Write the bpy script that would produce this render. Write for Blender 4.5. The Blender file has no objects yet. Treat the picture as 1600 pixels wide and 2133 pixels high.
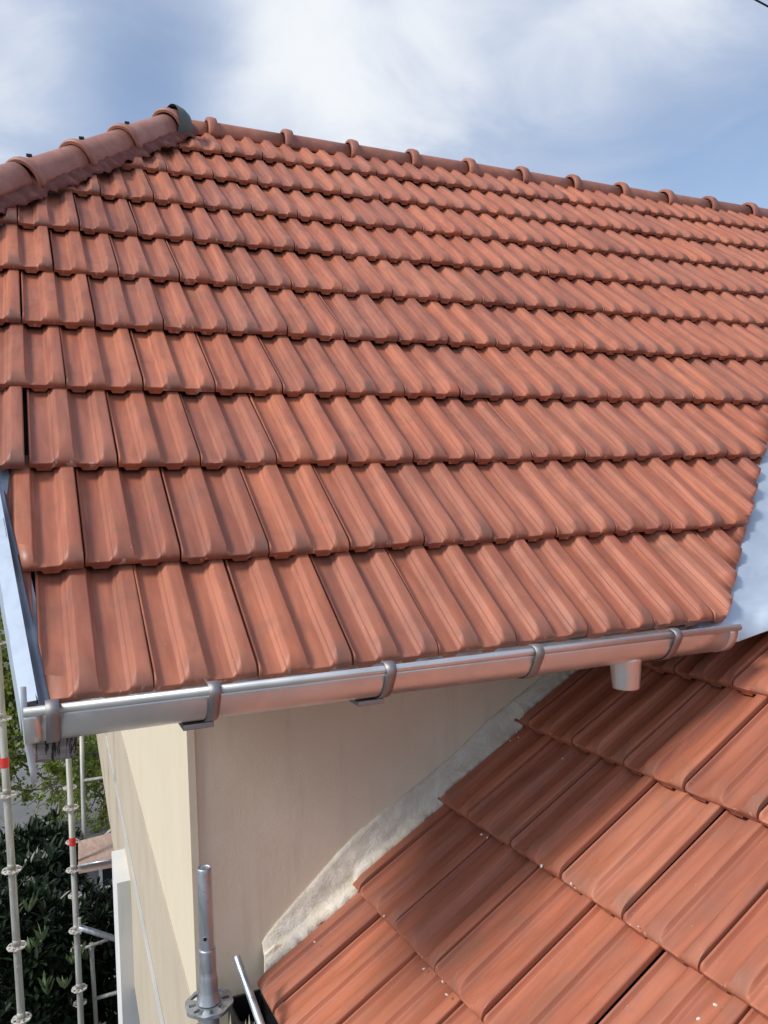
import bpy, bmesh, math, random
from mathutils import Vector, Matrix, noise
random.seed(7)
C = bpy.context.scene.collection
scene = bpy.context.scene

# ------------------------------------------------------------------ camera
CAM = Vector((-0.00093, -1.63588, 0.3795))
RIGHT = Vector((0.91452696, -0.40325122, -0.0320763))
DOWN = Vector((-0.03924733, -0.00952909, -0.99918409))
FWD = Vector((0.40261654, 0.9150397, -0.02454114))
FPX = 1676.25
cd = bpy.data.cameras.new('camera'); cam = bpy.data.objects.new('camera', cd); C.objects.link(cam)
m = Matrix.Identity(4)
for i in range(3):
    m[i][0] = RIGHT[i]; m[i][1] = -DOWN[i]; m[i][2] = -FWD[i]; m[i][3] = CAM[i]
cam.matrix_world = m
cd.sensor_fit = 'VERTICAL'; cd.sensor_height = 24.0; cd.lens = 24.0 * FPX / 2133.0
cd.clip_start = 0.02; cd.clip_end = 2000
scene.camera = cam

# ------------------------------------------------------------------ light
SUN = Vector((-0.73, -0.09, 0.68)).normalized()          # towards the sun
sl = bpy.data.lights.new('sun', 'SUN'); so = bpy.data.objects.new('sun', sl); C.objects.link(so)
sl.energy = 2.65; sl.angle = math.radians(14.0); sl.color = (1.0, 0.95, 0.87)
so.rotation_euler = SUN.to_track_quat('Z', 'Y').to_euler(); so.location = (-6, 2, 9)
scene.view_settings.view_transform = 'Standard'; scene.view_settings.look = 'None'
scene.view_settings.gamma = 1.0; scene.view_settings.use_curve_mapping = False
scene.view_settings.exposure = 0.27

w = bpy.data.worlds.new('World'); scene.world = w; w.use_nodes = True
nt = w.node_tree; nt.nodes.clear()
def wn(t, **k):
    n = nt.nodes.new(t)
    for a, b in k.items(): setattr(n, a, b)
    return n
L = nt.links.new
out = wn('ShaderNodeOutputWorld')
sky = wn('ShaderNodeTexSky', sky_type='NISHITA'); sky.sun_disc = False
sky.sun_elevation = math.asin(SUN.z); sky.sun_rotation = math.atan2(SUN.x, SUN.y)
sky.air_density = 1.0; sky.dust_density = 0.6; sky.ozone_density = 1.6
bgs = wn('ShaderNodeBackground'); bgs.inputs['Strength'].default_value = 0.135
L(sky.outputs[0], bgs.inputs['Color'])
tc = wn('ShaderNodeTexCoord')
sep = wn('ShaderNodeSeparateXYZ'); L(tc.outputs['Generated'], sep.inputs[0])
def math_(op, a, b=None, c=None):
    n = wn('ShaderNodeMath', operation=op)
    for i, v in enumerate((a, b, c)):
        if v is None: continue
        if isinstance(v, (int, float)): n.inputs[i].default_value = v
        else: L(v, n.inputs[i])
    return n.outputs[0]
den = math_('ADD', math_('ABSOLUTE', sep.outputs['Z']), 0.28)
cx = math_('DIVIDE', sep.outputs['X'], den); cy = math_('DIVIDE', sep.outputs['Y'], den)
comb = wn('ShaderNodeCombineXYZ'); L(cx, comb.inputs[0]); L(cy, comb.inputs[1])
def wnoise(scale, detail, rough, dist=0.0, off=(0, 0, 0), src=None):
    mp = wn('ShaderNodeMapping'); mp.inputs['Location'].default_value = off
    L(src or comb.outputs[0], mp.inputs['Vector'])
    n = wn('ShaderNodeTexNoise'); n.inputs['Scale'].default_value = scale; n.inputs['Detail'].default_value = detail
    n.inputs['Roughness'].default_value = rough; n.inputs['Distortion'].default_value = dist
    L(mp.outputs[0], n.inputs['Vector']); return n.outputs['Fac']
big = wnoise(1.15, 4, 0.5, 0.3, (3.1, 7.4, 0))
fine = wnoise(3.2, 7, 0.55, 0.5, (1.3, 2.2, 0))
def blob(d, rad, amp):
    """soft lobe round a world direction: where a cloud bank or a gap of clear sky lies"""
    v = wn('ShaderNodeVectorMath', operation='DISTANCE'); v.inputs[1].default_value = d; L(tc.outputs['Generated'], v.inputs[0])
    mr = wn('ShaderNodeMapRange', interpolation_type='SMOOTHSTEP'); mr.inputs['From Min'].default_value = rad; mr.inputs['From Max'].default_value = 0.0
    mr.inputs['To Min'].default_value = 0.0; mr.inputs['To Max'].default_value = amp
    L(v.outputs['Value'], mr.inputs['Value']); return mr.outputs[0]
dens = math_('ADD', math_('MULTIPLY', big, 0.45), math_('MULTIPLY', fine, 0.62))
for d, r, a_ in [((0.285, 0.83, 0.49), 0.26, 0.23), ((0.44, 0.80, 0.40), 0.22, 0.10), ((0.03, 0.90, 0.43), 0.15, 0.14),
                 ((0.15, 0.87, 0.475), 0.12, -0.27), ((0.115, 0.90, 0.41), 0.10, -0.15), ((0.70, 0.63, 0.33), 0.17, -0.26), ((0.71, 0.56, 0.45), 0.12, -0.12),
                 ((0.58, 0.67, 0.46), 0.20, 0.09), ((0.66, 0.60, 0.45), 0.12, 0.10), ((-0.05, 0.93, 0.36), 0.12, 0.16)]:
    dens = math_('ADD', dens, blob(d, r, a_))
cov = wn('ShaderNodeMapRange', interpolation_type='SMOOTHSTEP')
cov.inputs['From Min'].default_value = 0.22; cov.inputs['From Max'].default_value = 0.74
L(dens, cov.inputs['Value'])
ccol = wn('ShaderNodeMapRange', interpolation_type='SMOOTHSTEP')
ccol.inputs['From Min'].default_value = 0.52; ccol.inputs['From Max'].default_value = 0.86; L(dens, ccol.inputs['Value'])
cm = wn('ShaderNodeMix', data_type='RGBA'); cm.inputs['A'].default_value = (0.50, 0.58, 0.74, 1); cm.inputs['B'].default_value = (0.86, 0.89, 0.93, 1)
L(ccol.outputs[0], cm.inputs['Factor'])
bgc = wn('ShaderNodeBackground'); bgc.inputs['Strength'].default_value = 0.88; L(cm.outputs['Result'], bgc.inputs['Color'])
mix = wn('ShaderNodeMixShader'); L(math_('MULTIPLY_ADD', cov.outputs[0], 0.78, 0.20), mix.inputs[0]); L(bgs.outputs[0], mix.inputs[1]); L(bgc.outputs[0], mix.inputs[2])
L(mix.outputs[0], out.inputs['Surface'])

# ------------------------------------------------------------------ helpers
def at(x, y, d):
    """world point seen at pixel x, y of the 1600 x 2133 photograph at depth d"""
    return CAM + RIGHT * ((x - 800) / FPX * d) + DOWN * ((y - 1066.5) / FPX * d) + FWD * d
def setp(o, label=None, cat=None, group=None, kind=None):
    for k, v in (('label', label), ('category', cat), ('group', group), ('kind', kind)):
        if v: o[k] = v
    return o
def link(name, me, parent=None, mat=None):
    o = bpy.data.objects.new(name, me); C.objects.link(o)
    if parent is not None: o.parent = parent
    if mat is not None and me is not None and len(me.materials) == 0: me.materials.append(mat)
    return o
def empty(name, loc=(0, 0, 0)):
    o = bpy.data.objects.new(name, None); o.empty_display_size = 0.2; o.location = loc; C.objects.link(o); return o
def mesh_from(bm, name, smooth=False):
    me = bpy.data.meshes.new(name); bm.to_mesh(me); bm.free()
    if smooth:
        for p in me.polygons: p.use_smooth = True
    return me
def pyd(verts, faces, name='m', smooth=False):
    me = bpy.data.meshes.new(name); me.from_pydata([tuple(v) for v in verts], [], faces); me.update()
    if smooth:
        for p in me.polygons: p.use_smooth = True
    return me
def box_bm(bm, cx, cy, cz, sx, sy, sz, rot=None, bev=0.0):
    r = bmesh.ops.create_cube(bm, size=1.0)
    M = Matrix.Translation((cx, cy, cz)) @ (rot.to_4x4() if rot else Matrix.Identity(4)) @ Matrix.Diagonal((sx, sy, sz, 1))
    bmesh.ops.transform(bm, matrix=M, verts=r['verts'])
    if bev > 0:
        es = list({e for v in r['verts'] for e in v.link_edges})
        bmesh.ops.bevel(bm, geom=es, offset=bev, segments=2, affect='EDGES', profile=0.6)
def tube_bm(bm, pts, rad, n=16, caps=True):
    """tube through pts; rad a number or one per point"""
    pts = [Vector(p) for p in pts]; rings = []
    if not isinstance(rad, (list, tuple)): rad = [rad] * len(pts)
    prev = None
    for i, p in enumerate(pts):
        t = (pts[min(i + 1, len(pts) - 1)] - pts[max(i - 1, 0)]).normalized()
        if prev is None:
            a = t.orthogonal().normalized()
        else:
            a = (prev - t * prev.dot(t)).normalized()
        prev = a; b = t.cross(a)
        rings.append([bm.verts.new(p + (a * math.cos(2 * math.pi * k / n) + b * math.sin(2 * math.pi * k / n)) * rad[i]) for k in range(n)])
    for r0, r1 in zip(rings, rings[1:]):
        for k in range(n):
            f = bm.faces.new((r0[k], r0[(k + 1) % n], r1[(k + 1) % n], r1[k])); f.smooth = True
    if caps:
        bm.faces.new(rings[0][::-1]); bm.faces.new(rings[-1])
def sweep_bm(bm, prof, frames, closed=False, smooth=True):
    """prof: list of (a, b); frames: list of (origin, A, B)"""
    rings = [[bm.verts.new(o + A * a + B * b) for a, b in prof] for o, A, B in frames]
    n = len(prof)
    for r0, r1 in zip(rings, rings[1:]):
        for k in range(n if closed else n - 1):
            f = bm.faces.new((r0[k], r0[(k + 1) % n], r1[(k + 1) % n], r1[k])); f.smooth = smooth
    if closed:
        bm.faces.new(rings[0][::-1]); bm.faces.new(rings[-1])
    return rings
def fixn(bm): bmesh.ops.recalc_face_normals(bm, faces=bm.faces[:])

# ------------------------------------------------------------------ materials
class Mat:
    def __init__(s, name, rough=0.6, metal=0.0, col=(0.5, 0.5, 0.5), spec=None):
        s.m = bpy.data.materials.new(name); s.m.use_nodes = True; s.t = s.m.node_tree
        s.b = s.t.nodes['Principled BSDF']; s.b.inputs['Roughness'].default_value = rough
        s.b.inputs['Metallic'].default_value = metal; s.b.inputs['Base Color'].default_value = (*col, 1)
        if spec is not None: s.b.inputs['Specular IOR Level'].default_value = spec
        s.tc = s.n('ShaderNodeTexCoord'); s.bumps = None
    def n(s, t, **k):
        n = s.t.nodes.new(t)
        for a, b in k.items(): setattr(n, a, b)
        return n
    def l(s, a, b): s.t.links.new(a, b)
    def mapping(s, scale=(1, 1, 1), rnd=False, coord='Object', rot=(0, 0, 0)):
        mp = s.n('ShaderNodeMapping'); mp.inputs['Scale'].default_value = scale; mp.inputs['Rotation'].default_value = rot
        src = s.tc.outputs[coord]
        if rnd:
            oi = s.n('ShaderNodeObjectInfo'); vm = s.n('ShaderNodeVectorMath', operation='MULTIPLY_ADD')
            cb = s.n('ShaderNodeCombineXYZ')
            for i in range(3): s.l(oi.outputs['Random'], cb.inputs[i])
            s.l(cb.outputs[0], vm.inputs[0]); vm.inputs[1].default_value = (91.7, 47.3, 63.1); s.l(src, vm.inputs[2]); src = vm.outputs[0]
        s.l(src, mp.inputs['Vector']); return mp.outputs[0]
    def noise(s, vec, scale, detail=4, rough=0.55, dist=0.0):
        n = s.n('ShaderNodeTexNoise'); n.inputs['Scale'].default_value = scale; n.inputs['Detail'].default_value = detail
        n.inputs['Roughness'].default_value = rough; n.inputs['Distortion'].default_value = dist
        s.l(vec, n.inputs['Vector']); return n.outputs['Fac']
    def ramp(s, fac, stops):
        r = s.n('ShaderNodeValToRGB'); s.l(fac, r.inputs[0]); e = r.color_ramp.elements
        while len(e) < len(stops): e.new(0.5)
        for i, (p, c) in enumerate(stops):
            e[i].position = p; e[i].color = (*c, 1) if isinstance(c, (tuple, list)) else (c, c, c, 1)
        return r.outputs[0]
    def mr(s, v, a, b, c=0.0, d=1.0):
        n = s.n('ShaderNodeMapRange', interpolation_type='SMOOTHSTEP'); s.l(v, n.inputs['Value'])
        for k, x in zip(('From Min', 'From Max', 'To Min', 'To Max'), (a, b, c, d)): n.inputs[k].default_value = x
        return n.outputs[0]
    def mix(s, fac, A, B, blend='MIX'):
        n = s.n('ShaderNodeMix', data_type='RGBA', blend_type=blend)
        for k, v in (('Factor', fac), ('A', A), ('B', B)):
            if isinstance(v, (int, float)): n.inputs[k].default_value = v
            elif isinstance(v, tuple): n.inputs[k].default_value = (*v, 1)
            else: s.l(v, n.inputs[k])
        return n.outputs['Result']
    def math(s, op, a, b):
        n = s.n('ShaderNodeMath', operation=op)
        for i, v in enumerate((a, b)):
            if isinstance(v, (int, float)): n.inputs[i].default_value = v
            else: s.l(v, n.inputs[i])
        return n.outputs[0]
    def color(s, v): s.l(v, s.b.inputs['Base Color']); return s
    def rough(s, v): s.l(v, s.b.inputs['Roughness']); return s
    def bump(s, h, strength=0.3, dist=0.01):
        n = s.n('ShaderNodeBump'); n.inputs['Strength'].default_value = strength; n.inputs['Distance'].default_value = dist
        s.l(h, n.inputs['Height'])
        if s.bumps: s.l(s.bumps, n.inputs['Normal'])
        s.bumps = n.outputs[0]; s.l(s.bumps, s.b.inputs['Normal']); return s

def clay(name, base, pale, dark, smoke_shade=0.55, rough=0.42, chip_glints=0.0):
    """fired clay: random tone per tile, drawn streaks down the tile, smoky flashing and painted shade near the nose, pale scuffs"""
    M = Mat(name, rough=rough, spec=0.40)
    oi = M.n('ShaderNodeObjectInfo')
    streak = M.noise(M.mapping((26, 2.2, 26), rnd=True), 1.0, 5, 0.6, 0.35)
    blot = M.noise(M.mapping((1, 1, 1), rnd=True), 11.0, 4, 0.55, 0.6)
    c = M.mix(M.mr(streak, 0.3, 0.72), base, pale)
    c = M.mix(M.math('MULTIPLY', M.mr(blot, 0.48, 0.72), 0.30), c, dark)
    tone = M.ramp(oi.outputs['Random'], [(0.0, (0.74, 0.72, 0.76)), (0.2, (1.0, 0.93, 0.88)), (0.4, (0.84, 0.85, 0.91)), (0.6, (1.10, 1.04, 0.96)), (0.8, (0.94, 0.90, 0.88)), (1.0, (1.03, 1.08, 1.10))])
    c = M.mix(1.0, c, tone, 'MULTIPLY')
    # smoky kiln flashing and painted nose shade: strongest near the lower end, broken up by noise
    sp = M.n('ShaderNodeSeparateXYZ'); M.l(M.tc.outputs['Object'], sp.inputs[0])
    near = M.mr(sp.outputs['Y'], 0.080, 0.025)
    fx = M.math('FRACT', M.math('MULTIPLY', sp.outputs['X'], 2.0 / 0.21), 0.0)
    rib_ = M.mr(fx, 0.60, 0.72)                       # the raised ribs of the tile
    near = M.math('MULTIPLY', near, M.math('ADD', M.math('MULTIPLY', rib_, 0.85), 0.15))
    sm = M.noise(M.mapping((14, 5, 14), rnd=True), 1.0, 3, 0.5, 0.5)
    f = M.math('MULTIPLY', M.math('MULTIPLY', M.math('ADD', M.math('MULTIPLY', near, 0.88), 0.10), M.mr(sm, 0.32, 0.66)), smoke_shade)
    c = M.mix(f, c, dark)
    # chalky scuffs
    sc = M.noise(M.mapping((40, 14, 40), rnd=True, rot=(0, 0, 0.5)), 1.0, 6, 0.65, 1.0)
    c = M.mix(M.math('MULTIPLY', M.mr(sc, 0.68, 0.78), 0.35), c, (0.60, 0.43, 0.36))
    spk = M.noise(M.mapping((1, 1, 1), rnd=True), 150.0, 2, 0.5)
    c = M.mix(M.math('MULTIPLY', M.mr(spk, 0.73, 0.79), 0.5), c, (0.62, 0.52, 0.45))
    edge = M.mr(sp.outputs['Y'], 0.0055, 0.002)
    chip_glint = M.noise(M.mapping((60, 30, 30), rnd=True), 1.0, 4, 0.6, 0.4)  # pale edge chips that also paint glints along the front lip
    c = M.mix(M.math('MULTIPLY', M.math('MULTIPLY', edge, M.mr(chip_glint, 0.60, 0.68)), chip_glints), c, (0.72, 0.58, 0.50))
    M.color(c)
    M.rough(M.mr(blot, 0.2, 0.8, rough - 0.08, rough + 0.16))
    M.bump(M.noise(M.mapping((70, 12, 70), rnd=True), 1.0, 4, 0.6), 0.12, 0.002)
    M.bump(M.noise(M.mapping(), 420.0, 3, 0.6), 0.10, 0.0006)
    M.bump(M.noise(M.mapping((1, 0.5, 1), rnd=True), 9.0, 2, 0.5), 0.25, 0.004)
    return M.m
M_tile = clay('terracotta_tile', (0.355, 0.116, 0.067), (0.530, 0.190, 0.108), (0.180, 0.102, 0.080), 0.70, 0.46, 0.5)
M_tile2 = clay('terracotta_tile_lower', (0.370, 0.124, 0.072), (0.525, 0.190, 0.110), (0.250, 0.145, 0.106), 0.50, 0.50, 0.35)
M_ridge = clay('terracotta_ridge', (0.36, 0.135, 0.088), (0.44, 0.18, 0.115), (0.24, 0.11, 0.085), 0.12, 0.5)
M_hip = clay('terracotta_hip', (0.36, 0.155, 0.115), (0.44, 0.205, 0.15), (0.27, 0.12, 0.10), 0.1, 0.45)

def zinc(name, col, rough, tarn=0.25, streaks=False):
    M = Mat(name, rough=rough, metal=1.0, col=col)
    n1_ = M.noise(M.mapping(), 14.0, 5, 0.6, 0.4)
    n2_ = M.noise(M.mapping((6, 6, 60) if streaks else (1, 1, 1)), 3.0, 4, 0.6, 0.3)
    M.color(M.mix(M.math('MULTIPLY', M.mr(n1_, 0.35, 0.75), tarn), col, tuple(c * 0.62 for c in col)))
    M.rough(M.mr(n2_, 0.3, 0.75, rough - 0.06, rough + 0.14))
    M.bump(M.noise(M.mapping(), 7.0, 2, 0.5), 0.12, 0.01)
    return M.m
M_zinc = zinc('bright_zinc', (0.76, 0.75, 0.73), 0.31, 0.32); M_zinc.node_tree.nodes['Principled BSDF'].inputs['Metallic'].default_value = 0.80
M_sheet = zinc('zinc_sheet', (0.80, 0.83, 0.88), 0.55, 0.10)
M_valley = Mat('matt_zinc_sheet', rough=0.62, metal=0.75, col=(0.66, 0.71, 0.80)); M_valley.bump(M_valley.noise(M_valley.mapping(), 9.0, 2, 0.5), 0.12, 0.008); M_valley.color(M_valley.mix(M_valley.mr(M_valley.noise(M_valley.mapping(), 12.0, 5, 0.6, 0.5), 0.4, 0.7), (0.58, 0.66, 0.75), (0.50, 0.57, 0.66))); M_valley = M_valley.m
M_brk = zinc('dull_zinc', (0.40, 0.38, 0.38), 0.55, 0.3)
def galv():
    M = Mat('galvanised_steel', rough=0.5, metal=0.85, col=(0.5, 0.52, 0.54))
    v = M.n('ShaderNodeTexVoronoi'); v.inputs['Scale'].default_value = 90; M.l(M.mapping(), v.inputs['Vector'])
    n = M.noise(M.mapping((1, 1, 0.25)), 18.0, 6, 0.65, 0.8)
    c = M.mix(M.mr(n, 0.3, 0.7), (0.38, 0.42, 0.46), (0.60, 0.63, 0.66))
    c = M.mix(M.math('MULTIPLY', M.mr(M.noise(M.mapping(), 55.0, 5, 0.7), 0.62, 0.70), 0.8), c, (0.10, 0.10, 0.11))
    c = M.mix(M.math('MULTIPLY', M.mr(M.noise(M.mapping((1, 1, .4)), 30.0, 5, 0.7), 0.66, 0.73), 0.9), c, (0.72, 0.70, 0.66))
    M.color(c); M.rough(M.mr(n, 0.3, 0.8, 0.36, 0.6)); M.bump(n, 0.15, 0.003); return M.m
M_galv = galv()
def oldsteel():
    M = Mat('weathered_scaffold_steel', rough=0.6, metal=0.35, col=(0.4, 0.4, 0.36))
    n = M.noise(M.mapping((1, 1, 0.15)), 16.0, 6, 0.65, 0.6)
    c = M.mix(M.mr(n, 0.3, 0.7), (0.26, 0.26, 0.23), (0.50, 0.50, 0.46))
    c = M.mix(M.mr(M.noise(M.mapping(), 40.0, 5, 0.7), 0.62, 0.70), c, (0.72, 0.70, 0.66))
    M.color(c); M.bump(n, 0.2, 0.003); return M.m
M_old = oldsteel()
def rosm():
    M = Mat('spattered_rosette_steel', rough=0.6, metal=0.2)
    M.color(M.mix(M.mr(M.noise(M.mapping(), 60.0, 5, 0.7), 0.4, 0.6), (0.30, 0.26, 0.22), (0.74, 0.72, 0.68))); return M.m
M_ros = rosm()
def plaster(name, a, b, dirt=(0.40, 0.33, 0.26), amt=0.3, bump=0.12, scale=3.0):
    M = Mat(name, rough=0.88, spec=0.25)
    n = M.noise(M.mapping(), scale, 6, 0.6, 0.3)
    c = M.mix(M.mr(n, 0.3, 0.72), a, b)
    st = M.noise(M.mapping((9, 9, 0.8)), 2.0, 5, 0.6, 0.4)
    c = M.mix(M.math('MULTIPLY', M.mr(st, 0.52, 0.75), amt), c, dirt)
    sp = M.noise(M.mapping(), 34.0, 5, 0.7, 0.6)
    c = M.mix(M.math('MULTIPLY', M.mr(sp, 0.66, 0.74), 0.35), c, dirt)
    M.color(c); M.bump(M.noise(M.mapping(), 160.0, 4, 0.65), bump, 0.002); M.bump(M.noise(M.mapping(), 9.0, 4, 0.6), 0.25, 0.006)
    return M.m
M_wall = plaster('cream_plaster', (0.78, 0.665, 0.50), (0.84, 0.725, 0.565), amt=0.20, bump=.35)
M_gable = plaster('cream_plaster_gable', (0.70, 0.61, 0.46), (0.73, 0.65, 0.50), amt=0.12, bump=.25)
M_band = plaster('shade_toned_plaster', (0.50, 0.43, 0.33), (0.56, 0.48, 0.37), amt=0.35)  # dull shade of the lower gable put into the plaster colour
M_white = plaster('white_painted_plaster', (0.66, 0.67, 0.66), (0.72, 0.72, 0.70), amt=0.15)
M_mould = plaster('pale_grey_moulding', (0.46, 0.47, 0.46), (0.54, 0.54, 0.52), amt=0.15)
M_greyp = plaster('grey_render', (0.22, 0.22, 0.22), (0.27, 0.27, 0.27))
def mortar():
    M = Mat('raw_mortar', rough=0.95, spec=0.2)
    n = M.noise(M.mapping(), 12.0, 7, 0.7, 0.6); n2 = M.noise(M.mapping(), 120.0, 5, 0.75)
    c = M.mix(M.mr(n, 0.3, 0.7), (0.74, 0.65, 0.52), (0.90, 0.85, 0.75))
    c = M.mix(M.math('MULTIPLY', M.mr(n2, 0.58, 0.72), 0.45), c, (0.38, 0.32, 0.26))
    M.color(c); M.bump(n2, 0.8, 0.006); M.bump(n, 0.7, 0.014); return M.m
M_mortar = mortar()
def wood(name, a, b, crack=True):
    M = Mat(name, rough=0.9, spec=0.2)
    g = M.noise(M.mapping((4, 4, 60)), 2.0, 6, 0.7, 0.4)
    c = M.mix(M.mr(g, 0.3, 0.7), a, b)
    if crack:
        k = M.noise(M.mapping((70, 20, 9)), 1.0, 5, 0.7, 1.2)
        c = M.mix(M.mr(k, 0.53, 0.58), c, (0.03, 0.028, 0.025)); M.bump(k, -0.8, 0.01)
    M.color(c); M.bump(g, 0.3, 0.004); return M.m
M_wood = wood('weathered_painted_timber', (0.20, 0.175, 0.16), (0.34, 0.31, 0.29))
M_ply = wood('deck_plywood', (0.30, 0.21, 0.17), (0.42, 0.31, 0.26), False)
M_tail = Mat('chalky_zinc', rough=.6, metal=.2, col=(.56, .60, .62)).m
M_black = Mat('black_plastic', rough=0.3, col=(0.012, 0.012, 0.014)).m
M_under = Mat('dark_roof_underlay', rough=0.9, col=(0.05, 0.035, 0.03)).m
M_soffit = wood('soffit_boards', (0.20, 0.14, 0.10), (0.28, 0.20, 0.15), False)
M_red = Mat('crimson_hip_flashing', rough=0.65, spec=.25, col=(0.155, 0.028, 0.028))
M_red.color(M_red.mix(M_red.mr(M_red.noise(M_red.mapping(), 30.0, 5, 0.6), 0.3, 0.75), (0.15, 0.05, 0.04), (0.24, 0.09, 0.07))); M_red = M_red.m
M_cap = Mat('grey_green_cap', rough=0.6, col=(0.10, 0.125, 0.115)).m
M_tape = Mat('red_tape', rough=0.5, col=(0.70, 0.035, 0.03)).m
M_ground = plaster('grey_yard_paving', (0.155, 0.155, 0.15), (0.20, 0.20, 0.19), dirt=(0.10, 0.10, 0.09), amt=0.5, scale=0.7)
def leafm(name, a, b, rough, sub=0.0):
    M = Mat(name, rough=rough, spec=0.5)
    M.color(M.mix(M.mr(M.noise(M.mapping(), 3.5, 5, 0.7), 0.3, 0.7), a, b))
    if sub: 
        tr = M.n('ShaderNodeBsdfTranslucent'); tr.inputs['Color'].default_value = (*b, 1)
        mx = M.n('ShaderNodeMixShader'); mx.inputs[0].default_value = sub
        M.l(M.b.outputs[0], mx.inputs[1]); M.l(tr.outputs[0], mx.inputs[2])
        M.l(mx.outputs[0], M.t.nodes['Material Output'].inputs['Surface'])
    return M.m
M_leafy = leafm('spring_leaves', (0.13, 0.19, 0.03), (0.28, 0.34, 0.06), 0.5, 0.4)
M_laurel = leafm('laurel_leaves', (0.009, 0.019, 0.008), (0.020, 0.042, 0.016), 0.42)  # naturally dark leaf, coloured darker still to stand for shade
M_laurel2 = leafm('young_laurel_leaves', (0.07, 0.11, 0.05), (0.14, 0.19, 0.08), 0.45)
M_bark = wood('bark', (0.09, 0.075, 0.06), (0.16, 0.135, 0.115), False)

# ------------------------------------------------------------------ roof frames
W = 0.21; G = 1.6773 * W
P1 = 0.7201977; P2 = 0.5778374; YW = 0.0364249
X1 = Vector((1, 0, 0)); Y1 = Vector((0, math.cos(P1), math.sin(P1))); N1 = X1.cross(Y1)
O1 = Vector((0, 0, 0))
X2 = Vector((math.sin(YW), -math.cos(YW), 0)); H2 = Vector((math.cos(YW), math.sin(YW), 0))
Y2 = H2 * math.cos(P2) + Vector((0, 0, math.sin(P2))); N2 = X2.cross(Y2)
O2 = Vector((0.82003595, 0.35318996, -0.76021979))
def r1(u, v, n=0.0): return O1 + X1 * (u * W) + Y1 * (v * G) + N1 * n
def r2(u, v, n=0.0): return O2 + X2 * (u * W) + Y2 * (v * G) + N2 * n

# ------------------------------------------------------------------ the tile
LT = 0.415; RIB = 0.021; FT = 0.013
PROF = [(0.009, .10), (0.012, .52), (0.016, .60), (0.032, .60), (0.040, .46), (0.052, .04), (0.060, 0), (0.245, 0), (0.256, .03), (0.278, .36), (0.284, .40), (0.296, .38), (0.302, .42), (0.335, .90), (0.345, .97), (0.358, 1), (0.488, 1), (0.500, .97), (0.507, .86), (0.518, .38), (0.526, .33), (0.541, .30), (0.552, .03), (0.562, 0),
        (0.748, 0), (0.759, .03), (0.781, .36), (0.787, .40), (0.799, .38), (0.805, .42), (0.838, .90), (0.848, .97), (0.861, 1), (0.970, 1), (0.982, .95), (0.989, .78)]
VS = [0.0, 0.0025, 0.005, 0.009, 0.014, 0.020, 0.027, 0.035, 0.044, 0.054, 0.066, 0.16, 0.27, 0.352, LT]
def tile_h(u, hr, y):
    s = min(max((y - 0.001) / 0.050, 0), 1); nose = (1 - (1 - s) ** 2) ** 0.62
    tilt = (FT + RIB + 0.002) / G
    front = -0.0016 * max(0.0, 1 - y / 0.0026)
    return FT + front - tilt * y + RIB * min(hr, nose + .02)
def tile_mesh(warp=0.0, seed=0):
    rnd = random.Random(seed); bm = bmesh.new(); top = []; bot = []
    a, b, c = (rnd.uniform(-1, 1) * warp for _ in range(3))
    for y in VS:
        rt, rb = [], []
        for u, hr in PROF:
            # flanks swing outwards as they reach the nose
            du = 0.0
            if False: du = 0.026 * max(0, 1 - y / 0.05) ** 1.5
            x = (u + du) * W; z = tile_h(u, hr, y) + a * (x / W - .5) * .004 + b * y * .01 + c * 0.003 * math.sin(x * 22)
            rt.append(bm.verts.new((x, y, z))); rb.append(bm.verts.new((x, max(y, 0.0015), z - 0.012 if y > 0.001 else min(z - 0.008, 0.0))))
        top.append(rt); bot.append(rb)
    nu = len(PROF)
    for j in range(len(VS) - 1):
        for i in range(nu - 1):
            f = bm.faces.new((top[j][i], top[j][i + 1], top[j + 1][i + 1], top[j + 1][i])); f.smooth = True
            bm.faces.new((bot[j][i + 1], bot[j][i], bot[j + 1][i], bot[j + 1][i + 1]))
    for j in range(len(VS) - 1):
        bm.faces.new((top[j][0], top[j + 1][0], bot[j + 1][0], bot[j][0])); bm.faces.new((top[j + 1][-1], top[j][-1], bot[j][-1], bot[j + 1][-1]))
    for i in range(nu - 1):
        bm.faces.new((top[0][i + 1], top[0][i], bot[0][i], bot[0][i + 1])); bm.faces.new((top[-1][i], top[-1][i + 1], bot[-1][i + 1], bot[-1][i]))
    # the two lugs under the front edge, below the pans
    for u0, u1 in ((0.055, 0.285), (0.560, 0.790)):
        pr = [(u0 * W, 0.002), ((u0 + .045) * W, -0.0115), ((u1 - .045) * W, -0.0115), (u1 * W, 0.002)]
        f0 = [bm.verts.new((x, 0.0028, z)) for x, z in pr]; f1 = [bm.verts.new((x, 0.018, z)) for x, z in pr]
        bm.faces.new(f0); bm.faces.new(f1[::-1])
        for i in range(4): bm.faces.new((f0[(i + 1) % 4], f0[i], f1[i], f1[(i + 1) % 4]))
    return mesh_from(bm, 'tile')
VAR1 = [tile_mesh(1.0, s) for s in range(5)]
VAR2 = []
for t in VAR1:
    t.materials.append(M_tile); c = t.copy(); c.materials.clear(); c.materials.append(M_tile2); VAR2.append(c)
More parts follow.
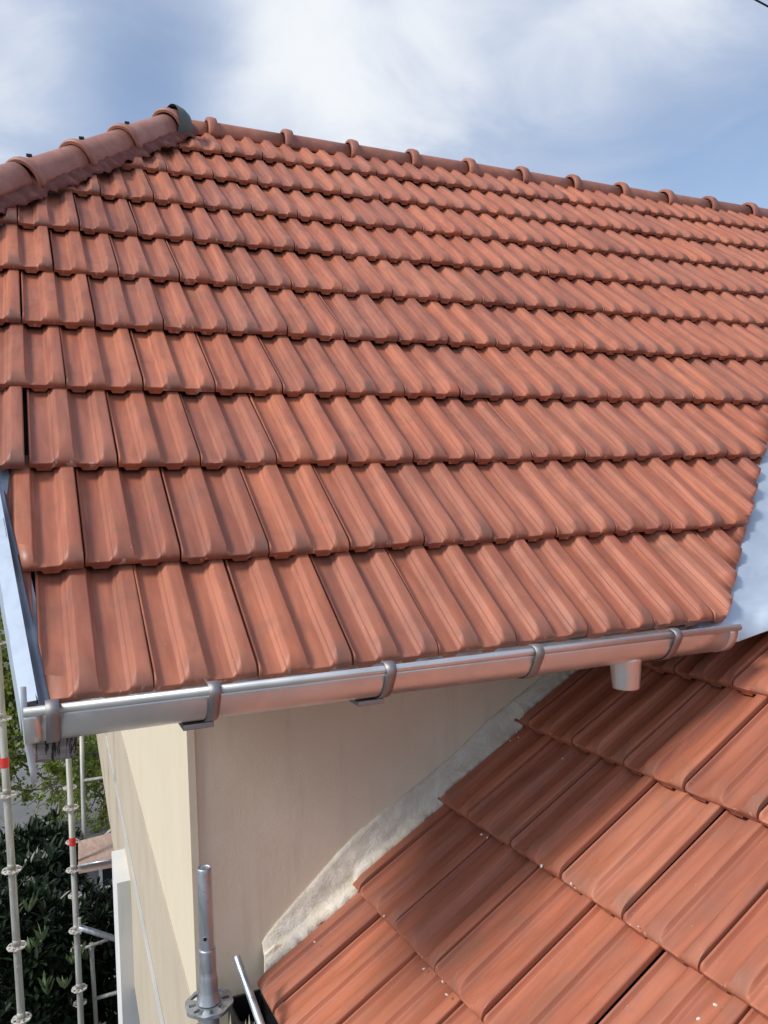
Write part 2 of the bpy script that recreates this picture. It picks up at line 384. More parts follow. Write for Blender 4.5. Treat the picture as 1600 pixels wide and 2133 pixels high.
def clip_mesh(me, M, planes):
    """cut a copy of the tile by world planes (point, normal kept side), closing the cut"""
    bm = bmesh.new(); bm.from_mesh(me); inv = M.inverted(); cut = False
    for p, n in planes:
        lp = inv @ p; ln = (inv.to_3x3() @ n).normalized()
        d = [(v.co - lp).dot(ln) for v in bm.verts]
        if not d: break
        if min(d) >= 0: continue
        cut = True
        r = bmesh.ops.bisect_plane(bm, geom=bm.verts[:] + bm.edges[:] + bm.faces[:], plane_co=lp, plane_no=ln, clear_inner=True)
        es = [e for e in bm.edges if e.is_boundary]
        if es: bmesh.ops.holes_fill(bm, edges=es, sides=0)
    if not cut: bm.free(); return me
    if len(bm.faces) < 12: bm.free(); return None
    n = mesh_from(bm, 'cut_tile')
    for m_ in me.materials: n.materials.append(m_)
    return n
def lay(fr, u0, v0, planes, parent, variants, rnd, name='roof_tile', extra=None, jit=1.0):
    X, Y, N = fr['X'], fr['Y'], fr['N']
    M = Matrix.Identity(4)
    for i in range(3): M[i][0] = X[i]; M[i][1] = Y[i]; M[i][2] = N[i]
    p = fr['P'](u0, v0, 0)
    M = Matrix.Translation(p + X * rnd.uniform(-.0012, .0012) * jit + Y * rnd.uniform(-.003, .003) * jit + N * rnd.uniform(0, .0014) * jit) @ M
    M = M @ Matrix.Rotation(rnd.uniform(-.006, .006) * jit, 4, 'Z') @ Matrix.Rotation(rnd.uniform(-.004, .004) * jit, 4, 'X') @ Matrix.Rotation(rnd.uniform(-.008, .008) * jit, 4, 'Y')
    if extra: M = M @ extra
    me = clip_mesh(rnd.choice(variants), M, planes)
    if me is None: return None
    o = link(name, me, parent); o.matrix_local = M
    return o
F1 = dict(X=X1, Y=Y1, N=N1, P=r1); F2 = dict(X=X2, Y=Y2, N=N2, P=r2)
def plane_line(fr, a, b, keep):
    """vertical cutting plane through the roof-plane points a, b (u, v); keep = a (u, v) on the kept side"""
    A, B, K = fr['P'](*a), fr['P'](*b), fr['P'](*keep)
    n = (B - A).cross(fr['N']).normalized()
    if (K - A).dot(n) < 0: n = -n
    return (A, n)

# ------------------------------------------------------------------ setting: ground
bm = bmesh.new(); N_ = 24
gv = [[bm.verts.new((-300 + 600 * i / N_, -300 + 600 * j / N_, -6.0)) for i in range(N_ + 1)] for j in range(N_ + 1)]
for j in range(N_):
    for i in range(N_): bm.faces.new((gv[j][i], gv[j][i + 1], gv[j + 1][i + 1], gv[j + 1][i]))
g = link('ground', mesh_from(bm, 'ground'), None, M_ground); g['kind'] = 'structure'; g['label'] = 'grey paved yard far below the roofs'

# ------------------------------------------------------------------ the house
house = empty('house', (0, 0, -6)); setp(house, 'cream plastered house with two red clay tiled roofs and a zinc gutter', 'house')
hp = house
def part(name, bm_or_me, mat=None, parent=None, **k):
    me = bm_or_me if isinstance(bm_or_me, bpy.types.Mesh) else mesh_from(bm_or_me, name)
    o = link(name, me, parent or house, mat)
    if (parent or house) is house: o.location = (0, 0, 6)
    return o

# --- upper roof: deck (under the tiles), then every tile
UV_L0 = (0.10, 0.0); UV_L1 = (-1.12, 6.12)             # left verge, then the hip from its upper end to the ridge
RV = 9.95; HIP_TOP = (4.10, RV)
VAL0 = (8.12, -0.05); VAL1 = (8.12 + 1.83 * 10.5, 10.45)      # cut edge along the valley
bm = bmesh.new()
pl = [r1(0.15, 0.10, -0.05), r1(9.3, 0.10, -0.05), r1(27.5, RV, -0.05), r1(3.6, RV, -0.05), r1(-1.2, 6.0, -0.05)]
vs_ = [bm.verts.new(p) for p in pl]; vb = [bm.verts.new(p - N1 * 0.022) for p in pl]
bm.faces.new(vs_); bm.faces.new(vb[::-1])
for i in range(5): bm.faces.new((vs_[(i + 1) % 5], vs_[i], vb[i], vb[(i + 1) % 5]))
fixn(bm)
roof_up = part('upper_roof', bm, M_under); roof_up['label'] = 'main roof slope of red clay tiles rising to the ridge'
rnd = random.Random(11)
pv = plane_line(F1, UV_L0, (-1.0, 5.5), (3, 2)); ph = plane_line(F1, (-.55, 6.73), (HIP_TOP[0] - .30, RV), (6, 7)); pvl = plane_line(F1, VAL0, VAL1, (2, 1)); prd = plane_line(F1, (0, RV - .05), (10, RV - .05), (5, 5))
E_ = Matrix.Translation((0, 0, 6))
roof_up_off = roof_up
for v in range(10):
    u = -3.5 if v % 2 else -3.0
    if v % 2 == 1: u = -3.5
    while u < 9.6 + 1.85 * (v + 1.2):
        if v >= 2 and u < -1.6 and v < 6: u += 1; continue
        ids = [pv] if v < 6 else [ph]
        if v == 5: ids = [pv]
        if v == 6: ids = [ph, pv]
        ids = ids + [pvl] + ([prd] if v == 9 else [])
        gap = 0.0
        ex = Matrix.Translation((-.005, -.009, .008)) if (v == 2 and u == -1) else None
        o = lay(F1, u, v, ids, roof_up, VAR1, rnd, extra=ex)
        if ex and o: o['label'] = 'loose tile standing slightly proud at the left verge'
        u += 1
# the loose half tile lying proud at the verge of the third course
# --- lower roof
bm = bmesh.new()
pl = [r2(-0.8, -0.93, -0.05), r2(9.0, -0.93, -0.05), r2(9.0, 9.0, -0.05), r2(-1.5, 9.0, -0.05), r2(-1.5, 3.5, -0.05), r2(-0.8, 3.2, -0.05)]
vs_ = [bm.verts.new(p) for p in pl]; vb = [bm.verts.new(p - N2 * 0.022) for p in pl]
bm.faces.new(vs_); bm.faces.new(vb[::-1])
for i in range(6): bm.faces.new((vs_[(i + 1) % 6], vs_[i], vb[i], vb[(i + 1) % 6]))
fixn(bm)
roof_lo = part('lower_roof', bm, M_under); roof_lo['label'] = 'lower roof slope of red clay tiles butting the cream wall'
pw = plane_line(F2, (-0.70, -1.2), (-0.95, 3.0), (2, 1))
pvl2 = plane_line(F2, (1.75, 3.59), (-1.3, 7.6), (6, 8))
for v in range(-1, 9):
    u = -2.0 if v % 2 else -2.5
    while u < 8.5:
        lay(F2, u, v, [pw] if v < 4 else [pvl2], roof_lo, VAR2, rnd, jit=.55)
        u += 1

# --- back slope and half-hip slope of the upper roof (seen only from other positions)
RY = (r1(0, RV)).y; RZ = (r1(0, RV)).z
HT = r1(3.6, RV); HB = r1(-1.15, 6.12)
def slab(name, pts, th, mat, parent=None):
    bm = bmesh.new(); pts = [Vector(p) for p in pts]
    n = (pts[1] - pts[0]).cross(pts[2] - pts[1]).normalized(); k = len(pts)
    a = [bm.verts.new(p) for p in pts]; b = [bm.verts.new(p - n * th) for p in pts]
    bm.faces.new(a); bm.faces.new(b[::-1])
    for i in range(k): bm.faces.new((a[(i + 1) % k], a[i], b[i], b[(i + 1) % k]))
    fixn(bm); return part(name, bm, mat, parent)
slab('rear_roof_slope', [(HT.x, RY + .03, RZ - .05), (6, RY + .03, RZ - .05), (6, 5.6, RZ - .877 * (5.6 - RY) - .05), (-.2, 5.6, RZ - .877 * (5.6 - RY) - .05), (HB.x, RY + (RY - HB.y), HB.z - .05)], .05, M_ridge)
slab('half_hip_slope', [(HT.x - .05, RY, RZ - .04), (HB.x, RY + (RY - HB.y), HB.z - .05), (HB.x, HB.y, HB.z - .05)], .04, M_ridge)

# --- ridge tiles
def half_round(bm, p0, d, up, r0, r1_, ln, collar, rc, side, drop=0.35):
    """one ridge tile: a tapering half-round barrel with a moulded collar at its lower end"""
    A = side; prof = lambda r: [(math.cos(t) * r, math.sin(t) * r) for t in [math.radians(-22 + 224 * k / 18) for k in range(19)]]
    secs = [(0, rc * .93), (0.006, rc), (collar * .45, rc * 1.015), (collar * .85, rc * .98), (collar, r0 * 1.01), (collar + .004, r0), (ln * .6, (r0 + r1_) / 2), (ln, r1_)]
    rings = []
    for s, r in secs:
        o = p0 + d * s
        outer = [bm.verts.new(o + A * a + up * b) for a, b in prof(r)]
        inner = [bm.verts.new(o + A * a + up * b) for a, b in prof(r - .011)]
        rings.append((outer, inner))
    for (o0, i0), (o1, i1) in zip(rings, rings[1:]):
        for k in range(18):
            f = bm.faces.new((o0[k], o0[k + 1], o1[k + 1], o1[k])); f.smooth = True
            bm.faces.new((i0[k + 1], i0[k], i1[k], i1[k + 1]))
        bm.faces.new((o0[0], o1[0], i1[0], i0[0])); bm.faces.new((o1[-1], o0[-1], i0[-1], i1[-1]))
    for k in range(18):
        bm.faces.new((rings[0][0][k + 1], rings[0][0][k], rings[0][1][k], rings[0][1][k + 1]))
        bm.faces.new((rings[-1][0][k], rings[-1][0][k + 1], rings[-1][1][k + 1], rings[-1][1][k]))
    fixn(bm)
RA = Vector((0, RY + 0.035, RZ - 0.016))                # ridge axis
UP = Vector((0, 0, 1))
bm = bmesh.new()
half_round(bm, Vector((0, 0, 0)), Vector((1, 0, 0)), UP, 0.074, 0.069, 0.42, 0.055, 0.096, Vector((0, 1, 0)))
ridge_me = mesh_from(bm, 'ridge_tile'); ridge_me.materials.append(M_ridge)
x = 0.93
SPX = [0.93, 1.345, 1.73, 2.11, 2.49, 2.87, 3.26, 3.65, 4.04, 4.43, 4.82, 5.21, 5.60]
for i, x in enumerate(SPX):
    o = link('ridge_tile', ridge_me, roof_up); o.location = (x, RA.y, RA.z)
    o.rotation_euler = (random.uniform(-.03, .03), random.uniform(-.006, .01), random.uniform(-.006, .006))
# first short piece between the grey cap and the first collar
bm = bmesh.new(); half_round(bm, Vector((0, 0, 0)), Vector((1, 0, 0)), UP, 0.070, 0.069, 0.16, 0.004, 0.070, Vector((0, 1, 0)))
o = link('ridge_tile', mesh_from(bm, 'short_ridge'), roof_up, M_ridge); o.location = (0.79, RA.y, RA.z)
# --- hip tiles
HA = Vector((-0.054, 1.734, 1.590)); HD = Vector((0.819, 0.813, 0.716)).normalized()
HS = HD.cross(UP).normalized(); HU = HS.cross(HD).normalized()
if HU.z < 0: HU = -HU
col_pts = [0.03, 0.385, 0.745, 1.095]
bm = bmesh.new()
half_round(bm, Vector((0, 0, 0)), HD, HU, 0.075, 0.069, 0.40, 0.038, 0.091, HS)
hip_me = mesh_from(bm, 'hip_tile'); hip_me.materials.append(M_hip)
HCOL = [Vector((0.014, 1.753, 1.672)), Vector((0.22, 1.968, 1.86)), Vector((0.429, 2.188, 2.053)), Vector((0.685, 2.425, 2.261))]
for i, c in enumerate(HCOL):
    s = (c - HA).dot(HD) + 0.015
    o = link('hip_tile', hip_me if i < 3 else None, roof_up)
    if i == 3:
        bpy.data.objects.remove(o)
        bm = bmesh.new(); half_round(bm, Vector((0, 0, 0)), HD, HU, 0.075, 0.073, 0.10, 0.038, 0.091, HS)
        o = link('hip_tile', mesh_from(bm, 'short_hip_tile'), roof_up, M_hip)
    o.location = HA + HD * s + HU * (0.004 if i == 3 else 0) - HU * 0.024
    if i < 4:   # clip nail behind each collar
        bm = bmesh.new(); box_bm(bm, 0, 0, 0, .022, .012, .012, bev=.003)
        k = link('clip', mesh_from(bm, 'clip'), roof_up, M_black); k.location = HA + HD * (s + 0.10) + HU * 0.056
for s in (-0.36, -0.74):
    o = link('hip_tile', hip_me, roof_up); o.location = HA + HD * (s + .05) - HU * 0.012
# grey cap closing the junction of hip and ridge
bm = bmesh.new()
prof = [(0.0, .100), (.02, .1005), (.05, .094), (.08, .078), (.10, .052), (.112, .02)]
d = Vector((0.93, 0.30, -0.02)).normalized(); sd = d.cross(UP).normalized()
o0 = HA + HD * ((HCOL[3] - HA).dot(HD) + 0.055) - HU * .012
rings = [[bm.verts.new(o0 + d * a + sd * math.cos(t) * r + UP * math.sin(t) * r) for t in [math.radians(-45 + 270 * k / 20) for k in range(21)]] for a, r in prof]
for q0, q1 in zip(rings, rings[1:]):
    for k in range(20): f = bm.faces.new((q0[k], q0[k + 1], q1[k + 1], q1[k])); f.smooth = True
bm.faces.new(rings[-1])
part('hip_end_cap', bm, M_cap)['label'] = 'grey-green rounded cap where hip meets ridge'

# pleated crimson flashing between hip tiles and roof tiles
rnd = random.Random(5); n = 130; rows = 9; vv = []
ha, hb = Vector((-1.1, 6.02)), Vector((3.80, 9.86))
for i in range(n + 1):
    t = i / n; p = ha.lerp(hb, t); jag_ = 0.008 * math.sin(t * 41) + 0.006 * math.sin(t * 97 + 1) + 0.006 * math.sin(t * 173)
    wd = .132 + jag_
    if t > .93: wd -= (t - .93) * .7
    row = []
    for j in range(rows):
        q = j / (rows - 1)
        hgt = 0.048 * (1 - q) ** .8 + 0.027 + (0.004 * math.sin(t * 210) + 0.005 * math.sin(t * 97 + 2)) * q
        row.append(r1(p.x + 3.79 * wd * q, p.y - 1.717 * wd * q, hgt))
    vv.append(row)
verts = [p for r in vv for p in r]; faces = [(i * rows + j, i * rows + j + 1, (i + 1) * rows + j + 1, (i + 1) * rows + j) for i in range(n) for j in range(rows - 1)]
me = pyd(verts, faces, 'hip_flashing', True)
o = part('hip_flashing', me, M_red); o['label'] = 'crimson pleated flashing strip under the hip tiles'
sm = o.modifiers.new('t', 'SOLIDIFY'); sm.thickness = 0.003
# dark ventilated strip below the ridge
bm = bmesh.new(); sweep_bm(bm, [(-.05, -.05), (-.05, .0), (-.03, .03), (.03, .03)], [(Vector((x_, RA.y, RA.z)), Vector((0, 1, 0)), UP) for x_ in (.80, 2, 4, 6)], smooth=False)
part('ridge_strip', bm, M_under)

# --- walls
OW = Vector((0.363, 0.54, 0)); GY = Vector((math.sin(.0332), math.cos(.0332), 0)); GN = Vector((-math.cos(.0332), math.sin(.0332), 0))
def prism(name, base, depth, mat, parent=None, bev=0.0):
    """base polygon (list of points, planar) pushed along depth"""
    bm = bmesh.new(); a = [bm.verts.new(Vector(p)) for p in base]; b = [bm.verts.new(Vector(p) + depth) for p in base]; k = len(base)
    bm.faces.new(a); bm.faces.new(b[::-1])
    for i in range(k): bm.faces.new((a[(i + 1) % k], a[i], b[i], b[(i + 1) % k]))
    fixn(bm)
    if bev: bmesh.ops.bevel(bm, geom=bm.edges[:], offset=bev, segments=2, affect='EDGES')
    return part(name, bm, mat, parent)
zt = lambda y: y * .877 - .13
fw = prism('front_wall', [OW + Vector((0, 0, -6)), OW + H2 * 5.2 + Vector((0, 0, -6)), OW + H2 * 5.2 + Vector((0, 0, zt(.70))), OW + Vector((0, 0, zt(.54)))], GY * 0.22, M_wall)
def gp(s, z, off=0.0): return OW + GY * s + GN * off + Vector((0, 0, z))
gw = prism('gable_wall', [gp(-.004, -1.03, .004), gp(8.4, -1.03, .004), gp(8.4, zt(2.2) - .5, .004), gp(4.5, zt(2.2), .004), gp(2.06, 1.78, .004), gp(-.004, zt(.52), .004)], -GN * .02, M_gable)
gw['label'] = 'sunlit cream gable wall'
band = prism('gable_shade_band', [gp(-.006, -2.40, .008), gp(8.4, -2.40, .008), gp(8.4, -1.032, .008), gp(-.006, -1.032, .008)], -GN * .04, M_band)  # shaded lower part of the gable, built as a duller coloured strip
band['label'] = 'lower gable wall plaster coloured beige to stand for shade'
prism('moulding', [gp(-.01, -1.595, .006), gp(8.3, -1.595, .006), gp(8.3, -1.575, .006), gp(-.01, -1.575, .006)], GN * .016, M_mould, bev=.003)
prism('recessed_wall', [gp(0.24, -6, -.30), gp(8.4, -6, -.30), gp(8.4, -2.39, -.30), gp(.24, -2.39, -.30)], -GN * .1, M_greyp)
# pale pier at the far end of the band
pa = at(245, 1870, 4.55)
prism('pier', [Vector((pa.x, pa.y, -6)), Vector((pa.x + .45, pa.y + .016, -6)), Vector((pa.x + .45, pa.y + .016, -1.78)), Vector((pa.x, pa.y, -1.78))], Vector((0.01, 0.45, 0)), M_white)
# soffit under the eave and verge
slab('soffit', [(-.02, .06, -.06), (2.4, .06, -.06), (2.4, 2.2, 1.83), (-.02, 2.2, 1.83)], .02, M_soffit)
slab('eave_board', [(0.0, .07, -.085), (1.80, .07, -.085), (1.80, .07, .012), (0.0, .07, .012)], .022, M_wood)

# mortar fillet along the lower roof
rnd = random.Random(3)
tops = [(.545, -.870), (.558, -.850), (.609, -.804), (.702, -.727), (.838, -.624), (1.016, -.530), (1.171, -.450), (1.298, -.365), (1.469, -.275), (1.627, -.20), (1.75, -.12)]
def top_at(x):
    for (x0, z0), (x1, z1) in zip(tops, tops[1:]):
        if x <= x1: t = (x - x0) / (x1 - x0); return z0 + (z1 - z0) * t
    return tops[-1][1]
nf = 150; vs_ = []; R_ = 9
for i in range(nf + 1):
    x_ = 0.545 + (1.75 - 0.545) * i / nf
    wy = OW.y + (x_ - OW.x) * math.tan(YW)
    zb = O2.z + ((x_ - O2.x)) * math.tan(P2) - .0
    jag = 0.010 * noise.noise(Vector((x_ * 22, 0, 0))) + 0.012 * noise.noise(Vector((x_ * 60, 3, 0)))
    # the fillet follows the step of every course
    ztop = top_at(x_) + 0.007 * noise.noise(Vector((x_ * 8, 2, 0))) + 0.003 * noise.noise(Vector((x_ * 30, 9, 0)))
    vfrac = (((x_ - O2.x) / math.cos(P2)) / G) % 1.0
    surf = zb + .036 - .034 * vfrac + .010
    for j in range(R_):
        q = j / (R_ - 1); bul = math.sin(math.pi * min(q * 1.0, 1)) * .004
        if q < .75:
            z_ = ztop + (surf - ztop) * (q / .75); y_ = wy - .0015 - .016 * (q / .75) ** 1.3 - bul * .6
        else:
            k = (q - .75) / .25; z_ = surf - .020 * k * k; y_ = wy - .0175 - (.040 + jag) * k - bul
        nz = (noise.noise(Vector((x_ * 45, q * 6, 5))) * .0035 + noise.noise(Vector((x_ * 14, q * 2.5, 8))) * .006) * min(1, q * 4)
        vs_.append(Vector((x_, y_ - nz, z_)))
faces = [(i * R_ + j, i * R_ + j + 1, (i + 1) * R_ + j + 1, (i + 1) * R_ + j) for i in range(nf) for j in range(R_ - 1)]
mf = part('mortar_fillet', pyd(vs_, faces, 'mortar', True), M_mortar); mf['label'] = 'rough white mortar fillet sealing wall and tiles'
s_ = mf.modifiers.new('t', 'SOLIDIFY'); s_.thickness = .006; s_.offset = 0
# ragged turned-down end of the fillet
bm = bmesh.new(); e0 = Vector((.545, OW.y - .012, -.892))
pts = [(0, 0.01), (.03, .03), (.06, .03), (.10, .035), (.085, -.004), (.055, -.022), (.035, -.020), (.018, -.030), (-.002, -.052), (-.006, -.03)]
f = bm.faces.new([bm.verts.new(e0 + Vector((a, -.012 - .03 * max(0, -b / .05), b - .006))) for a, b in pts]); fixn(bm)
r = bmesh.ops.extrude_face_region(bm, geom=[f]); bmesh.ops.translate(bm, verts=[v for v in r['geom'] if isinstance(v, bmesh.types.BMVert)], vec=(0, .012, 0)); fixn(bm)
part('mortar_tail', bm, M_mortar)

# --- gutter
GR = 0.066; gx0, gx1 = -0.024, 1.688
def rim(x): return Vector((x, -0.078, 0.009 - (x - gx0) * 0.0088))
gutter = bmesh.new()
arc = [(-GR * math.cos(t), -GR * math.sin(t)) for t in [math.pi * k / 22 for k in range(23)]]
outer = arc; inner = [(a * .975, b * .975) for a, b in arc][::-1]
fr_ = []
for k in range(13):
    x_ = gx0 + (gx1 - gx0) * k / 12; c_ = rim(x_) + Vector((0, GR, -.004)); fr_.append((c_, Vector((0, 1, 0)), UP))
sweep_bm(gutter, outer + inner, fr_, closed=True); fixn(gutter)
gut = part('gutter', gutter, M_zinc); gut['label'] = 'half-round zinc gutter below the upper roof'
bm = bmesh.new(); tube_bm(bm, [rim(gx0 - .001) + Vector((0, 0, .001)), rim(.8) + Vector((0, 0, .001)), rim(gx1 + .008) + Vector((0, 0, .001))], 0.0088, 18)
link('gutter_bead', mesh_from(bm, 'bead'), gut, M_zinc)
# lap joint: a second length slipped over, a hair larger
bm = bmesh.new(); fr2 = []
for x_ in (0.315, 0.36, 0.42): c_ = rim(x_) + Vector((0, GR, -.004)); fr2.append((c_, Vector((0, 1, 0)), UP))
for xe, sg in ((gx0, -1), (gx1 - .012, 1)):
    bm = bmesh.new(); c_ = rim(xe) + Vector((0, GR, -.004))
    k0 = [bm.verts.new(c_ + Vector((0, a * .985, b * .985))) for a, b in arc]; bm.faces.new(k0)
    r = bmesh.ops.extrude_face_region(bm, geom=bm.faces[:]); bmesh.ops.translate(bm, verts=[v for v in r['geom'] if isinstance(v, bmesh.types.BMVert)], vec=(.003, 0, 0)); fixn(bm)
    link('end_cap', mesh_from(bm, 'end_cap'), gut, M_zinc)
    # folded collar round the end
    bm = bmesh.new(); pr2 = [(a * 1.03, b * 1.03) for a, b in arc]; w0 = xe - .001 if sg < 0 else xe - .014
    sweep_bm(bm, pr2 + [(a * .99, b * .99) for a, b in arc][::-1], [(rim(w0) + Vector((0, GR, -.004)), Vector((0, 1, 0)), UP), (rim(w0 + .028) + Vector((0, GR, -.004)), Vector((0, 1, 0)), UP)], closed=True); fixn(bm)
    link('end_collar', mesh_from(bm, 'end_collar'), gut, M_zinc)
for i, xb in enumerate((0.022, 0.312, 0.685, 1.06, 1.476)):
    bm = bmesh.new(); c_ = rim(xb) + Vector((0, GR, -.004))
    path = [(-GR - .004 + .0, .0)] 
    pr_ = [(-GR + .020, .0165), (-GR + .004, .0175), (-GR - .008, .013), (-GR - .0135, .003), (-GR - .009, -.008)] + [(-(GR + .0025) * math.cos(t), -(GR + .0025) * math.sin(t)) for t in [math.pi * k / 14 for k in range(2, 15)]]
    hw = .0115
    rows_ = []
    for dx in (-hw, hw):
        rows_.append([bm.verts.new(c_ + Vector((dx, a, b))) for a, b in pr_])
    for k in range(len(pr_) - 1): f = bm.faces.new((rows_[0][k], rows_[0][k + 1], rows_[1][k + 1], rows_[1][k])); f.smooth = True
    o = link('gutter_bracket', mesh_from(bm, 'bracket'), gut, M_brk)
    s_ = o.modifiers.new('t', 'SOLIDIFY'); s_.thickness = .002; s_.offset = 1
    if i in (1, 2):
        bm = bmesh.new(); box_bm(bm, xb - .022, c_.y + .015, c_.z - GR - .010, .062, .06, .012, bev=.003)
        link('bracket_foot', mesh_from(bm, 'foot'), gut, M_brk)
bm = bmesh.new(); ox = 1.372; oc = rim(ox) + Vector((0, GR, -.004))
prof = [(0.041, -.045), (.041, -.060), (.039, -.066), (.0375, -.09), (.034, -.128), (.0335, -.131)]
ring = []
for r_, z_ in prof: ring.append([bm.verts.new(oc + Vector((math.cos(t) * r_, math.sin(t) * r_, z_))) for t in [2 * math.pi * k / 28 for k in range(28)]])
for q0, q1 in zip(ring, ring[1:]):
    for k in range(28): f = bm.faces.new((q0[k], q1[k], q1[(k + 1) % 28], q0[(k + 1) % 28])); f.smooth = True
fixn(bm); o = link('outlet_pipe', mesh_from(bm, 'outlet'), gut, M_zinc); s_ = o.modifiers.new('t', 'SOLIDIFY'); s_.thickness = .0012

# --- zinc verge on the left
def strip_me(left, right, sub=1):
    vs, fs = [], []
    for a, b in zip(left, right): vs += [a, b]
    for i in range(len(left) - 1): fs.append((2 * i, 2 * i + 1, 2 * i + 3, 2 * i + 2))
    return vs, fs
def verge(name, u_in0, u_out0, h_in, h_out, v0, v1, mat, dr=-.19, wob=.0006, seed=1):
    r_ = random.Random(seed); Ls, Rs = [], []
    n_ = 22
    for i in range(n_ + 1):
        v = v0 + (v1 - v0) * i / n_; w_ = r_.uniform(-wob, wob)
        Ls.append(r1(u_out0 + dr * v, v, h_out + w_)); Rs.append(r1(u_in0 + dr * v, v, h_in + w_))
    vs, fs = strip_me(Ls, Rs); o = part(name, pyd(vs, fs, name, False), mat)
    s = o.modifiers.new('t', 'SOLIDIFY'); s.thickness = .0022; return o
vc = verge('verge_capping', -.006, -.150, .030, .026, -.02, 3.45, M_valley, dr=-.175); vc['label'] = 'bright zinc capping along the left verge'
verge('verge_capping', -.006, -.150, .0285, .0245, 3.4, 6.1, M_valley, seed=4, dr=-.175)
verge('verge_inner_flange', -.006, -.008, .016, .029, -.02, 6.1, M_black, seed=2, dr=-.175)  # black colour stands in for shade on this zinc face
verge('verge_outer_face', -.150, -.158, .026, -.075, -.02, 6.1, M_valley, seed=3, dr=-.175)
# shallow zinc soaker under the cut tiles
bm = bmesh.new(); prf = [(.155, .006), (.085, -.014), (.045, -.018), (.02, -.010)]
fr3 = [(r1(-.19 * v, v, 0), X1 * W, N1) for v in (-.04, 1, 2, 3, 4, 5, 6)]
prf = [(-.01, .004), (0.02, -.006), (.05, -.014), (.085, -.016), (.12, -.012), (.17, -.012)]
sweep_bm(bm, prf, fr3); fixn(bm); part('verge_soaker', bm, M_valley)
# bent flashing tail hanging past the gutter end
bm = bmesh.new()
tl = [at(40, 1430, 1.452), at(44, 1490, 1.458), at(50, 1545, 1.47), at(60, 1600, 1.48), at(68, 1640, 1.485)]; tr_ = [at(53, 1430, 1.462), at(56, 1490, 1.468), at(66, 1545, 1.48), at(76, 1600, 1.485), at(78, 1625, 1.487)]
vs, fs = strip_me(tl, tr_); o = part('flashing_tail', pyd(vs, fs, 'tail', True), M_tail); s_ = o.modifiers.new('t', 'SOLIDIFY'); s_.thickness = .003
# weathered rafter end under the gutter
c0 = at(112, 1550, 1.505)
bm = bmesh.new(); box_bm(bm, 0, 0, 0, .078, .10, .062, bev=.006)
for v in bm.verts:
    if v.co.x < 0 and v.co.z < 0: v.co.z += .006
    if v.co.x > .02 and v.co.z < 0: v.co.z += .012 * (v.co.x - .02) / .02
o = link('rafter_end', mesh_from(bm, 'rafter'), house, M_wood); o.location = (c0.x + .004, c0.y + .055, c0.z + 6.0 - .010); o.rotation_euler = (0, .03, -.08)
o['label'] = 'cracked grey timber end below the gutter'

# --- zinc valley at the right
nseg = 34; vs = []; prof_n = 9; rnd = random.Random(8)
for i in range(nseg + 1):
    v = -0.16 + 10.4 * i / nseg
    uc = 8.52 + 1.72 * v if v < 0.2 else 8.864 + 2.6 * (v - .2) if v < .6 else 9.904 + 1.74 * (v - .6)
    ue = 8.05 + 1.83 * v - .35
    lapn = .006 if v < 1.02 else 0.0
    for j in range(prof_n):
        t = j / (prof_n - 1)
        if t <= .5: k = t / .5; p = r1(ue + (uc - ue) * k, v, lapn - .034 + .024 * min(1, max(0, (k - .30) / .4)) + rnd.uniform(-.0005, .0005))
        else:
            k = (t - .5) / .5; c_ = r1(uc, v, -.010)
            p = c_ + Vector((1, -.50, .30)) * (.22 * k) + Vector((0, 0, .012 * math.sin(k * 3) + .0025 * math.sin(i * 1.9)))
        if i == 0: p.z -= .012
        vs.append(p)
faces = [(i * prof_n + j, i * prof_n + j + 1, (i + 1) * prof_n + j + 1, (i + 1) * prof_n + j) for i in range(nseg) for j in range(prof_n - 1)]
o = part('valley_flashing', pyd(vs, faces, 'valley', True), M_valley); o['label'] = 'crumpled bright zinc valley sheet at the gutter end'
s_ = o.modifiers.new('t', 'SOLIDIFY'); s_.thickness = .0025

# --- black eave gutter of the lower roof with debris, below the first course
e1 = r2(-.75, -1.0, -.02)
bm = bmesh.new()
gc = e1 + Vector((-.050, 0, -.035))
ax = Vector((math.sin(YW), -math.cos(YW), 0))
sq = [(-.045, .03), (-.045, -.045), (.045, -.045), (.045, .03), (.040, .03), (.040, -.038), (-.040, -.038), (-.040, .03)]
sweep_bm(bm, sq, [(gc, Vector((1, 0, 0)), UP), (gc + ax * 1.6, Vector((1, 0, 0)), UP)], closed=True, smooth=False); fixn(bm)
lg = part('lower_gutter', bm, M_black); lg['label'] = 'black box gutter at the foot of the lower roof'
bm = bmesh.new(); box_bm(bm, gc.x, gc.y + .004, gc.z - .005, .09, .008, .08, bev=.001); link('end_cap', mesh_from(bm, 'cap'), lg, M_black)
bm = bmesh.new(); rnd = random.Random(21)
for i in range(170):
    a = rnd.random(); p = gc + ax * (.03 + .16 * a) + Vector((rnd.gauss(.005, .014), 0, -.034 + rnd.random() * .022))
    s = rnd.uniform(.002, .007); r = bmesh.ops.create_icosphere(bm, subdivisions=1, radius=s)
    bmesh.ops.transform(bm, matrix=Matrix.Translation(p) @ Matrix.Rotation(rnd.random() * 6, 4, 'X') @ Matrix.Diagonal((1, rnd.uniform(.4, 1.6), rnd.uniform(.3, .9), 1)), verts=r['verts'])
M_deb = plaster('dry_debris', (0.10, 0.09, 0.08), (0.42, 0.40, 0.37), amt=.2, scale=60.0)
o = part('gutter_debris', bm, M_deb); o['kind'] = 'stuff'

